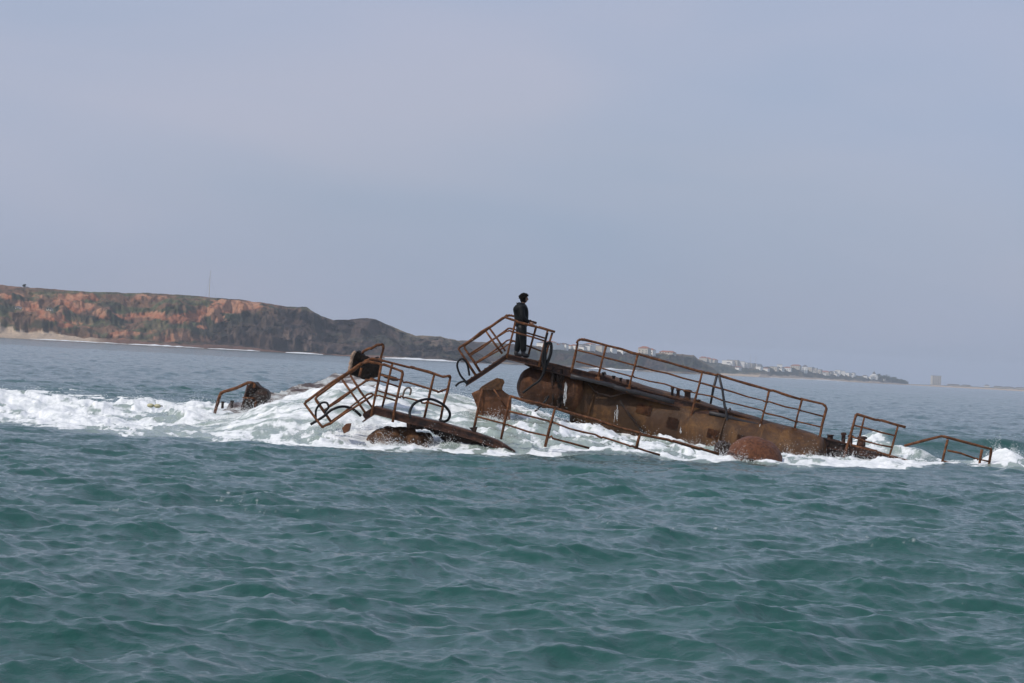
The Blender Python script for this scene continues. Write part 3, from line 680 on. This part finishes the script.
# ------------------------------------------------------------------ front wreck
def front():
    Y=64.6
    t=thing('wrecked_gangway',P(430,440,Y),'bent rusted gangway with caged railings and a long handrail dipping into the surf in front','wreck')
    T=lambda nm,pts,r,m=RAIL,dy=0,fil=.08: tube(nm,pp(Y+dy,*pts),r,m,t,fil)
    beam('deck_beam',pp(Y,Z2(355,480),Z2(375,462),Z2(425,434),Z2(620,488),Z4(0,352),Z4(200,412),Z4(330,458),Z4(430,515)),.21,.95,DECK,t)
    # ramp rails (near / far)
    T('top_rail',[Z2(170,532),Z2(125,556),Z2(25,412),Z2(350,188),Z2(400,180),Z2(460,196),Z2(585,236),Z2(528,525)],.034)
    T('top_rail',[Z2(178,525),Z2(85,388),Z2(375,172),Z2(415,163),Z2(460,170),Z2(640,215),Z2(828,266),Z2(857,258),Z2(800,512)],.034,dy=.9)
    T('mid_rail',[Z2(165,432),Z2(385,282),Z2(440,290)],.024); T('mid_rail',[Z2(140,455),Z2(395,275),Z2(450,288),Z2(560,322)],.024,dy=.9)
    T('lower_rail',[Z2(125,556),Z2(170,533),Z2(415,372)],.028); T('lower_rail',[Z2(180,520),Z2(390,360),Z2(440,372),Z2(545,402)],.026,dy=.9)
    for a_,b_,dy in ((Z2(240,282),Z2(372,472),0),(Z2(285,255),Z2(412,442),.9),(Z2(462,200),Z2(405,492),0),(Z2(525,195),Z2(468,440),.9),(Z2(765,250),Z2(706,508),.9)):
        T('post',[a_,b_],.031,dy=dy)
    T('mid_rail',[Z2(455,255),Z2(600,295),Z2(790,350),Z2(808,348),Z2(838,335)],.024,dy=.9)
    T('mid_rail',[Z2(440,345),Z2(580,380),Z2(700,412),Z2(820,440)],.024,dy=.9)
    # long dipping handrail
    T('top_rail',[Z4(398,205),Z4(650,272),Z4(911,350),(639,433.5),(672,441),(702,449),(719,454)],.036,dy=.3)
    T('mid_rail',[Z4(392,292),Z4(640,355),Z4(911,438),(630,446),(660,455)],.026,dy=.3)
    T('mid_rail',[Z4(210,322),Z4(380,370),Z4(620,436),Z4(850,502)],.026,dy=.3)
    for a_,b_ in ((Z4(242,165),Z4(190,405)),(Z4(402,205),Z4(347,452)),(Z4(655,275),Z4(598,495)),((640,433.5),(636,449))):
        T('post',[a_,b_],.034,dy=.3)
    T('brace',[Z4(305,165),Z4(378,275)],.022,dy=.3)
    prism('bracket_or_shade',[Z4(165,385),Z4(215,380),Z4(205,412),Z4(185,408)],Y+.1,Y+.25,DARK,t,2,.01)
    tube('post',pp(Y+.2,Z2(612,478),Z2(622,560)),.06,DECK,t)
    # floats under the beam
    o=drum('float',P(382,449,Y+.3),P(397,441,Y+.6),.45,FLOATM,t,.3,48,16); rumple(o,.14,3.2,33); rumple(o,.05,9,35)
    o=drum('float',P(408,446,Y+.5),P(422,450,Y+.6),.42,FLOATM,t,.25,48,16); rumple(o,.14,3.6,34); rumple(o,.05,9,36)
    prism('torn_plate',[Z2(620,500),Z2(911,590),Z2(911,655),Z2(840,640),Z2(800,570),Z2(700,560),Z2(630,560)],Y+.15,Y+.6,DARK,t,4,.06,9)
    prism('torn_plate',[Z4(30,400),Z4(110,430),Z4(300,462),Z4(330,480),Z4(120,490),Z4(30,470)],Y+.15,Y+.6,DARK,t,3,.05,10)
front()
# small loose lump of rust in the foam
t=thing('rust_lump',P(346,432,64),'small orange brown rust lump in the foam left of the floats','scrap metal')
prism('fragment',[Z2(240,560),Z2(262,538),Z2(285,535),Z2(275,575),Z2(248,590)],64,64.4,TANK,t,3,.03)
# torn plate with bent pipe
t=thing('torn_bulkhead',P(365,376,70),'black jagged bulkhead piece with pale painted sunlit edge behind the gangway rails','scrap metal')
Q=lambda x,y:(330+x/13.66,340+y/13.66)
prism('plate',[Q(275,470),Q(290,350),Q(305,230),Q(345,165),Q(385,150),Q(430,185),Q(480,225),Q(530,240),Q(560,270),Q(640,235),Q(690,300),Q(690,420),Q(640,500),Q(560,520),Q(470,530),Q(400,500),Q(340,490)],68.3,68.9,BLACK,t,4,.07,12)
tube('lit_edge',pp(68.2,Q(262,430),Q(280,340),Q(300,240),Q(325,185),Q(350,160)),.045,PALE,t,.1)  # pale tube stands in for sunlight along the plate's left edge
tube('bent_pipe',pp(68.4,Q(440,190),Q(470,140),Q(560,115),Q(650,65),Q(720,60),Q(730,95),Q(690,260)),.036,RAIL,t,.12)
tube('rib',pp(68.1,Q(430,380),Q(400,500)),.03,RAIL,t)
prism('fragment',[Q(700,460),Q(760,480),Q(900,510),Q(930,560),Q(860,560),Q(740,510)],68.3,68.6,DARK,t,3,.04,13)
# reddish tank
t=thing('tank_section',P(490,410,70),'orange brown rusted tank end sticking out of the foam below the steps','tank')
prism('tank_wall',[Z4(180,190),Z4(235,165),Z4(300,160),Z4(350,165),Z4(375,188),Z4(405,208),Z4(400,360),Z4(225,370),Z4(212,270),Z4(195,225)],69.4,70.9,TANK,t,4,.035,14,.05)
prism('torn_lid',[Z4(225,168),Z4(240,152),Z4(295,120),Z4(325,105),Z4(358,112),Z4(365,128),Z4(350,150),Z4(352,168),Z4(290,172)],69.3,70.6,FLOATM,t,4,.03,15)
tube('rib',pp(69.35,Z4(245,162),Z4(228,300)),.02,RAIL,t)
# dome
t=thing('float_dome',P(755,462,67),'dark red rusted round float half sunk in front of the hull','float')
a=P(740,466,67.4); b=P(764,470,67.1)
bm=bmesh.new(); bmesh.ops.create_uvsphere(bm,u_segments=40,v_segments=24,radius=1)
ax=Matrix.Rotation(R(14),4,'Y')@Matrix.Diagonal((.73,.75,.60,1)); c=P(755,460,67.2)
bmesh.ops.transform(bm,matrix=Matrix.Translation(c)@ax,verts=bm.verts); o=obj('shell',bm,DOME,t,True); rumple(o,.03,3); rumple(o,.02,11)
bm=bmesh.new(); ring=[c+ax.to_3x3()@Vector((math.cos(k*math.pi/20)*1.01,math.sin(k*math.pi/20)*1.01,-.02)) for k in range(41)]; tube_bm(bm,ring,.03,6); obj('rim',bm,DECK,t)
t=thing('scrap_piece',P(725,447,68),'dark round metal scrap in spray just left of the rusted round float','scrap metal')
drum('rim',P(722,449,68.6),P(725,450,68.2),.22,DARK,t,.06,24,3)
# right rail fragment
def rightrail():
    Y=73.0
    t=thing('sunken_railing',P(970,466,Y),'low rusted railing corner rising from the water at the far right','railing')
    T=lambda nm,pts,r,dy=0: tube(nm,pp(Y+dy,*pts),r,RAIL,t,.05)
    T('top_rail',[Z8(230,432),Z8(445,376),Z8(725,452),Z8(708,560)],.038)
    T('post',[Z8(477,395),Z8(438,560)],.04); T('post',[Z8(672,452),Z8(652,560)],.035,.5)
    T('mid_rail',[Z8(475,458),Z8(640,505),Z8(715,522)],.026); T('mid_rail',[Z8(455,520),Z8(535,542)],.026)
    prism('sunken_deck',[Z8(400,553),Z8(600,544),Z8(860,541),Z8(880,556),Z8(640,568),Z8(420,566)],Y-.1,Y+.7,DARK,t,3,.03,16)
rightrail()
# left pipe and block
t=thing('winch_block',P(240,408,75),'dark rusted winch block with bent pipe rising from the white water on the left','winch')
Y=72.5
tube('bent_pipe',pp(Y,Z1(140,475),Z1(175,358),Z1(345,298),Z1(368,305),Z1(360,330)),.042,RAIL,t,.1)
prism('casing',[Z1(290,455),Z1(300,400),Z1(325,330),Z1(345,295),Z1(372,300),Z1(400,325),Z1(440,345),Z1(440,390),Z1(420,420),Z1(375,455)],Y+.1,Y+.75,DARK,t,4,.05,17)
drum('roller',P(*Z1(408,372),Y-.05),P(*Z1(418,372),Y+.5),.20,DARK,t,.05,24,4)
tube('rib',pp(Y-.02,Z1(370,440),Z1(382,375),Z1(398,345)),.03,RAIL,t)
tube('rib',pp(Y-.02,Z1(300,385),Z1(375,390)),.022,RAIL,t)
tube('rib',pp(Y-.02,Z1(330,310),Z1(295,440)),.03,DECK,t)
for z in (Z1(185,430),Z1(238,425)):
    o=bollard(P(z[0],z[1]+2,72.5),.17,.04,None,DARK,'mooring_stub'); tag(o,'small dark stub poking out of foam under the bent pipe','bollard','dark stubs under the bent pipe')
# awash deck plating
bm=bmesh.new(); n=60; m_=10
A=[P(222,411,75.5),P(352,374,77.5),P(380,388,73.0),P(262,420,70.5)]
grid=[]
for i in range(n+1):
    row=[]
    for j in range(m_+1):
        u=i/n; v=j/m_; p=A[0].lerp(A[1],u).lerp(A[3].lerp(A[2],u),v); p.z+=.10+random.gauss(0,.02)+.05*math.sin(u*24+v*9)-.10*(u<.05); row.append(bm.verts.new(p))
    grid.append(row)
for i in range(n):
    for j in range(m_): bm.faces.new((grid[i][j],grid[i+1][j],grid[i+1][j+1],grid[i][j+1]))
bmesh.ops.solidify(bm,geom=bm.faces[:],thickness=.06)
AWASH=rust('wet_deck',[(.3,(.05,.03,.025)),(.44,(.15,.10,.085)),(.50,(.42,.38,.35)),(.56,(.76,.78,.77))],1.0,rough=.45,spec=.5)
for _n in list(AWASH.node_tree.nodes):
    if _n.type=='TEX_NOISE' and abs(_n.inputs['Scale'].default_value-1.0)<1e-6:
        _m=AWASH.node_tree.nodes.new('ShaderNodeMapping'); _m.inputs['Scale'].default_value=(1.0,.55,7.0); _m.inputs['Rotation'].default_value=(0,R(-13),0)
        AWASH.node_tree.links.new(_n.inputs['Vector'].links[0].from_socket,_m.inputs['Vector']); AWASH.node_tree.links.new(_m.outputs[0],_n.inputs['Vector'])
o=obj('deck_plating',bm,AWASH); tag(o,'sloping brown deck plating awash with foam between the winch block and the gangway','deck plate')

# hoses
def hose(pts,Y,r,label,mat=RUBBER,dy=0,name='hose'):
    q=[P(x,y,Y+dy*i/(len(pts)-1)) for i,(x,y) in enumerate(pts)]
    # smooth curve through the points
    out=[]
    for i in range(len(q)-1):
        p0=q[max(i-1,0)];p1=q[i];p2=q[i+1];p3=q[min(i+2,len(q)-1)]
        for k in range(8):
            s=k/8; out.append(.5*((2*p1)+(p2-p0)*s+(2*p0-5*p1+4*p2-p3)*s*s+(3*p1-p0-3*p2+p3)*s**3))
    out.append(q[-1]); bm=bmesh.new(); tube_bm(bm,out,r,10)
    return tag(obj(name,bm,mat,None,True),label,'hose')
hose([Z2(630,500),Z2(625,465),Z2(650,420),Z2(700,397),Z2(755,396),Z2(815,425),Z2(852,470),Z2(845,508),Z2(815,522),Z2(795,508)],64.3,.034,'thick black hose looped round the posts at the right end of the gangway',dy=.8)
hose([Z2(60,538),Z2(130,495),Z2(180,455),Z2(240,436),Z2(300,450),Z2(348,490)],64.9,.034,'black hose arching through the left end of the gangway')
hose([Z2(90,500),Z2(92,455),Z2(118,418),Z2(150,414),Z2(162,440),Z2(140,470)],65.2,.028,'small black hose coil above the arching hose at the gangway end')
hose([Z2(585,380),Z2(595,345),Z2(615,328),Z2(632,340),Z2(625,372)],67.5,.026,'small grey brown hose loop behind the gangway posts',GREYHOSE)
hose([Z3(160,590),Z3(118,545),Z3(98,490),Z3(108,458),Z3(130,450),Z3(155,480),Z3(168,545)],73.4,.03,'black hose loop hanging at the foot of the steps')
hose([Z3(88,605),Z3(110,585),Z3(140,578),Z3(155,595)],73.2,.03,'short black hose end lying in foam below the steps')
hose([Z3(598,520),Z3(585,440),Z3(605,370),Z3(630,360),Z3(632,410),Z3(612,470),Z3(590,520)],73.4,.045,'long dark hose loop hung on the end post of the person\'s platform')
hose([Z3(612,300),Z3(598,365),Z3(600,470),Z3(575,560),Z3(520,605),Z4(470,188)],73.35,.034,'dark hose sagging from the platform down past the rounded drum end')
hose([Z4(620,205),Z4(585,250),Z4(545,290),Z4(515,308)],73.2,.03,'short dark hose trailing into foam below the rounded drum end')
# yellow floats
for i,(x,y,l) in enumerate(((150.5,405.5,'left one of two small yellow floats in the white water'),(157.5,406,'right one of two small yellow floats in the white water'))):
    bm=bmesh.new(); bmesh.ops.create_icosphere(bm,subdivisions=3,radius=.085); bmesh.ops.scale(bm,vec=(1.2,.9,.7),verts=bm.verts); c=P(x,y,73.5)
    bmesh.ops.translate(bm,verts=bm.verts,vec=c); t=thing('float',c,l,'float'); obj('shell',bm,YELLOW,t,True)
    bm=bmesh.new(); tube_bm(bm,[c+Vector((.08,0,0)),c+Vector((.12,0,.01)),c+Vector((.15,0,0))],.015,6); obj('lug',bm,DARKSTEEL,t)
# ------------------------------------------------------------------ person
def skin(name,verts,edges,rad,mat,parent,sub=2,root=0):
    me=bpy.data.meshes.new(name); me.from_pydata([tuple(v) for v in verts],edges,[]); o=obj(name,me,mat,parent)
    md=o.modifiers.new('s','SKIN'); 
    for i,r in enumerate(rad):
        sv=me.skin_vertices[0].data[i]; sv.radius=(r if isinstance(r,tuple) else (r,r)); sv.use_root=(i==root)
    s=o.modifiers.new('b','SUBSURF'); s.levels=sub; s.render_levels=sub
    dg=bpy.context.evaluated_depsgraph_get(); ev=o.evaluated_get(dg); m2=bpy.data.meshes.new_from_object(ev); o.modifiers.clear(); o.data=m2
    m2.materials.clear(); m2.materials.append(mat)
    for p in m2.polygons: p.use_smooth=True
    return o
def person():
    base=P(519.8,357,74.1)
    t=thing('person',base,'person in black hooded wetsuit standing at the platform rail looking right','person')
    o=base; V=lambda x,y,z:o+Vector((x,y,z))    # x forward (right in the photo), y away, z up
    # joints
    pel=V(.0,0,.93); ch=V(-.01,0,1.22); up=V(-.02,0,1.40); nk=V(.0,0,1.50); hb=V(.03,0,1.60)
    hipL=V(-.02,.10,.88); kL=V(-.05,.12,.48); aL=V(-.10,.13,.09); tL=V(.07,.15,.035)
    hipR=V(.02,-.10,.88); kR=V(.07,-.12,.48); aR=V(.10,-.13,.09); tR=V(.27,-.15,.035)
    shR=V(-.03,-.20,1.38); elR=V(.02,-.27,1.11); wrR=V(.24,-.24,.98)
    shL=V(-.03,.20,1.38); elL=V(.03,.27,1.11); wrL=V(.24,.25,.99)
    # one continuous body with arms, hands, fingers
    vs=[pel,ch,up,nk,hb,V(.04,0,1.70),hipL,kL,aL,tL,hipR,kR,aR,tR,shR,elR,wrR,shL,elL,wrL]
    ed=[(0,1),(1,2),(2,3),(3,4),(4,5),(0,6),(6,7),(7,8),(8,9),(0,10),(10,11),(11,12),(12,13),(2,14),(14,15),(15,16),(2,17),(17,18),(18,19)]
    rd=[.10,.11,.11,.055,.065,.06,.075,.055,.04,.015,.075,.055,.04,.015,.06,.042,.03,.06,.042,.03]
    body=skin('body',vs,ed,rd,SKIN,t)
    # head with face
    bm=bmesh.new(); hc=V(.045,0,1.665)
    bmesh.ops.create_uvsphere(bm,u_segments=24,v_segments=18,radius=1)
    for v in bm.verts:
        x,y,z=v.co; v.co=Vector((x*.098,y*.076,z*.118))
        if z<-.2: v.co.y*=1-.25*(-z); v.co.x*=1-.1*(-z)
        if x>.5: v.co.x*=.94
        # nose, brow, eye hollows, lips, chin
        v.co.x+=.026*math.exp(-((z+.12)/.16)**2-(y/.16)**2)*(x>0)
        v.co.x+=.008*math.exp(-((z-.2)/.1)**2)*(x>.4)
        v.co.x-=.010*(math.exp(-((z-.03)/.12)**2-((abs(y)-.4)/.18)**2))*(x>.3)
        v.co.x+=.008*math.exp(-((z+.5)/.08)**2-(y/.3)**2)*(x>0)
        v.co.x+=.010*math.exp(-((z+.8)/.14)**2-(y/.35)**2)*(x>-.2)
        v.co+=hc
    for sy in (-1,1):
        for (dx,dz) in ((0,0),(-.006,.02),(-.004,-.018)):
            r=bmesh.ops.create_uvsphere(bm,u_segments=8,v_segments=6,radius=.016)
            for v in r['verts']: v.co=Vector((v.co.x*.8,v.co.y*.45,v.co.z*1.1))+hc+Vector((-.005+dx,sy*.078,-.005+dz))
    # the head joins the body mesh
    me2=bpy.data.meshes.new('h'); bm2=bmesh.new(); bm2.from_mesh(body.data); bm.to_mesh(me2); bm2.from_mesh(me2)
    # hands: palm, four fingers, thumb, closed over the rail
    def hand(w,sy):
        d=Vector((.9,0,-.25)).normalized(); s=Vector((0,1,0)); n=Vector((.25,0,.9)).normalized()
        tube_bm(bm2,[w-d*.02,w+d*.03,w+d*.07,w+d*.095],[.026,.036,.040,.030],10)
        for k,l in enumerate((.068,.078,.072,.056)):
            q=w+d*.085+s*(k-1.5)*.019
            tube_bm(bm2,[q,q+d*l*.4+n*.004,q+d*l*.65-n*l*.25,q+d*l*.60-n*l*.62],[.0095,.009,.0085,.006],7)
        q=w+d*.03-s*sy*.03
        tube_bm(bm2,[q,q-s*sy*.02+d*.02-n*.01,q-s*sy*.018+d*.05-n*.03,q+d*.062-n*.05],[.013,.012,.010,.007],7)
    hand(wrR,1); hand(wrL,-1)
    old=body.data; nm=bpy.data.meshes.new('body'); bm2.to_mesh(nm); nm.materials.append(SKIN); body.data=nm
    for p in nm.polygons: p.use_smooth=True
    # clothing
    jk=skin('jacket',[V(0,0,.80),V(0,0,1.0),V(-.015,0,1.24),V(-.025,0,1.40),V(.005,0,1.565),shR,elR,wrR-Vector((.02,0,-.01)),shL,elL,wrL-Vector((.02,0,-.01))],
         [(0,1),(1,2),(2,3),(3,4),(3,5),(5,6),(6,7),(3,8),(8,9),(9,10)],[(.20,.19),(.195,.185),(.22,.20),(.205,.18),(.105,.10),.115,.085,.06,.115,.085,.06],CLOTH,t)
    for v in jk.data.vertices:
        k=1.2*math.exp(-((v.co.z-o.z-1.42)/.14)**2)-.15; dx=v.co.x-(o.x-.015)
        if abs(v.co.y-o.y)<.2: v.co.x+=dx*(.45 if dx<0 else .04)*(.4+k)
    skin('trousers',[V(0,0,1.02),V(0,0,.92),hipL,kL,aL+Vector((0,0,.02)),hipR,kR,aR+Vector((0,0,.02))],[(0,1),(1,2),(2,3),(3,4),(1,5),(5,6),(6,7)],[.19,.19,.145,.11,.088,.145,.11,.088],CLOTH2,t,root=1)
    for a_,b_ in ((aL,tL),(aR,tR)):
        skin('boot',[a_+Vector((0,0,.12)),a_+Vector((-.02,0,-.03)),(a_+b_)/2+Vector((0,0,-.02)),b_+Vector((0,0,.005))],[(0,1),(1,2),(2,3)],[.085,.08,.07,.055],DARKSTEEL,t)
    # hood thrown back behind the neck
    skin('hood',[V(-.05,-.09,1.52),V(-.12,-.05,1.47),V(-.15,0,1.44),V(-.12,.05,1.47),V(-.05,.09,1.52),V(-.10,0,1.50)],[(0,1),(1,2),(2,3),(3,4),(2,5)],[.075,.09,.10,.09,.075,.08],CLOTH,t,root=2)
    # hair: cap plus short locks
    bm=bmesh.new(); bmesh.ops.create_uvsphere(bm,u_segments=20,v_segments=14,radius=1)
    for v in bm.verts:
        x,y,z=v.co; k=1+.10*math.sin(13*x+7*y)*math.cos(11*z+5*y)
        v.co=Vector((x*.130*k,y*.105*k,z*.140*k))
    bmesh.ops.delete(bm,geom=[v for v in bm.verts if v.co.x>.062 and v.co.z<.085 or v.co.z<-.132],context='VERTS')
    for k in range(130):
        a_=random.uniform(0,6.28); e=random.uniform(.0,1.4); x=math.cos(a_)*math.cos(e); y=math.sin(a_)*math.cos(e); z=math.sin(e)
        if x>.45 and z<.6: continue
        q=Vector((x*.126,y*.102,z*.134)); nrm=q.normalized(); q.z-=.01; tube_bm(bm,[q,q+nrm*random.uniform(.01,.03),q+nrm*random.uniform(.02,.045)+Vector((random.uniform(-.03,.01),0,-.01))],[.024,.020,.008],5)
    bmesh.ops.translate(bm,verts=bm.verts,vec=hc+Vector((-.008,0,.012))); obj('hair',bm,HAIR,t,True)
person()

# ------------------------------------------------------------------ spray
def spray(name,label,plumes):
    V=[];Fc=[]
    oc=np.array([(1,0,0),(-1,0,0),(0,1,0),(0,-1,0),(0,0,1),(0,0,-1)],float); fo=[(0,2,4),(2,1,4),(1,3,4),(3,0,4),(2,0,5),(1,2,5),(3,1,5),(0,3,5)]
    cs=[];rs=[]
    for (x,y,sx,sy,hh,n) in plumes:
        px=rng.normal(x,sx,n); py=rng.normal(y,sy,n)
        # clumped: modulate by noise
        k=fbm(px*2.2,py*1.5,91,4,.6); keep=k>.46; px=px[keep];py=py[keep];k=k[keep]
        base=sea_height(px,py)[2]
        up=rng.exponential(1.0,len(px))*hh*(.2+1.6*np.clip((k-.46)*6,0,1))
        d=np.exp(-((px-x)/(sx*1.4))**2)
        cs.append(np.stack([px,py,base+up*d*.6-.02],-1)); rs.append(rng.uniform(.004,.013,len(px))*np.exp(-up*.6))
    c=np.concatenate(cs); r=np.concatenate(rs); n=len(c)
    v=(c[:,None,:]+oc[None]*r[:,None,None]*rng.uniform(.7,1.3,(n,6,1))).reshape(-1,3)
    f=(np.array(fo)[None]+6*np.arange(n)[:,None,None]).reshape(-1,3)
    me=bpy.data.meshes.new(name); me.from_pydata(v.tolist(),[],f.tolist())
    return tag(obj(name,me,FOAMM),label,'sea spray',kind='stuff')
def W(px,Y): return P(px,400,Y).x
spray('spray','fine white spray thrown up round the wreck',
 [(W(px,Yy),Yy,sx,sy,h,n) for px,Yy,sx,sy,h,n in ((230,71,.9,1.0,.28,2600),(300,70,.8,1,.2,1500),(355,66,.6,.5,.32,2600),(384,64.0,.35,.2,.12,1500),(415,64.1,.35,.2,.10,1200),(490,69.0,.5,.25,.14,1500),(250,72,.5,.3,.2,1200),(325,65,.5,.5,.28,1500),(436,64.6,.4,.4,.30,1600),(470,65,.6,.4,.16,900),
  (455,74,.7,.8,.30,2200),(470,73,.4,.4,.3,1200),(510,72.5,.4,.5,.42,1800),(560,72.5,.6,.4,.35,2200),(600,72.3,.7,.4,.14,1000),(640,72,.8,.4,.1,900),(700,71.5,.7,.4,.1,900),(728,67.4,.25,.3,.3,700),(745,66.2,.35,.3,.15,900),(790,71,.7,.4,.14,1300),(830,72,.6,.4,.2,1500),(880,73,.8,.4,.25,1500),(915,74,.5,.5,.25,900))])
spray('spray','burst of white spray right of the sunken railing',[(W(1001,74.3),74.3,.30,.5,.42,2600),(W(1016,74.5),74.5,.30,.5,.2,1200)])
spray('spray','spray along the crest of the breaking wave on the left',[(W(px,78),78.5,1.3,1.6,.14,1500) for px in (0,40,80,120,160,200)])

# ------------------------------------------------------------------ air
bm=bmesh.new(); box_bm(bm,Vector((0,0,-12)),30000,30000,160,0)
hz=obj('haze',bm); tag(hz,kind='stuff'); hz['label']='sea haze over the whole bay'; hz['category']='haze'
m=bpy.data.materials.new('haze'); m.use_nodes=True; nt=m.node_tree; nt.nodes.clear()
out=nt.nodes.new('ShaderNodeOutputMaterial'); pv=nt.nodes.new('ShaderNodeVolumePrincipled')
pv.inputs['Color'].default_value=(.86,.90,1,1); pv.inputs['Density'].default_value=.85e-4; pv.inputs['Anisotropy'].default_value=.15
nt.links.new(pv.outputs[0],out.inputs['Volume']); hz.data.materials.append(m)

# ------------------------------------------------------------------ light
to_sun=Vector((-.62,-.42,.80)).normalized(); el=math.asin(to_sun.z); az=math.atan2(to_sun.x,to_sun.y)
sd=bpy.data.lights.new('sun','SUN'); sd.energy=2.6; sd.angle=R(1.0); sd.color=(1,.945,.87)
so=bpy.data.objects.new('sun',sd); C.objects.link(so); so.rotation_euler=(-to_sun).to_track_quat('-Z','Y').to_euler(); so.location=(0,0,200)
w=bpy.data.worlds.new('World'); S.world=w; w.use_nodes=True; nt=w.node_tree; bg=nt.nodes['Background']; bg.inputs[1].default_value=.1
sk=nt.nodes.new('ShaderNodeTexSky'); sk.sky_type='NISHITA'; sk.sun_disc=False; sk.sun_elevation=el; sk.sun_rotation=az; sk.dust_density=2.5; sk.air_density=1.0
tc=nt.nodes.new('ShaderNodeTexCoord'); mp=nt.nodes.new('ShaderNodeMapping'); mp.inputs['Scale'].default_value=(3.2,3.2,11); mp.inputs['Rotation'].default_value=(0,R(14),0); nt.links.new(tc.outputs['Generated'],mp.inputs['Vector'])
f=noise(nt,mp.outputs[0],1.15,3,.42,.5)
veil=ramp(nt,f,[(.32,(3.45,4.4,6.25)),(.5,(4.2,4.8,6.5)),(.68,(4.95,5.15,6.6))])
f2=noise(nt,mp.outputs[0],.7,2,.4); k=ramp(nt,f2,[(.35,(.72,)*3),(.65,(.90,)*3)])
nt.links.new(mixc(nt,k,sk.outputs[0],veil),bg.inputs[0])
S.view_settings.view_transform='Standard'; S.view_settings.look='None'; S.view_settings.exposure=0; S.view_settings.gamma=1
S.cycles.use_denoising=True; S.cycles.max_bounces=6; S.cycles.volume_bounces=1; S.cycles.use_adaptive_sampling=True; S.cycles.adaptive_threshold=.015
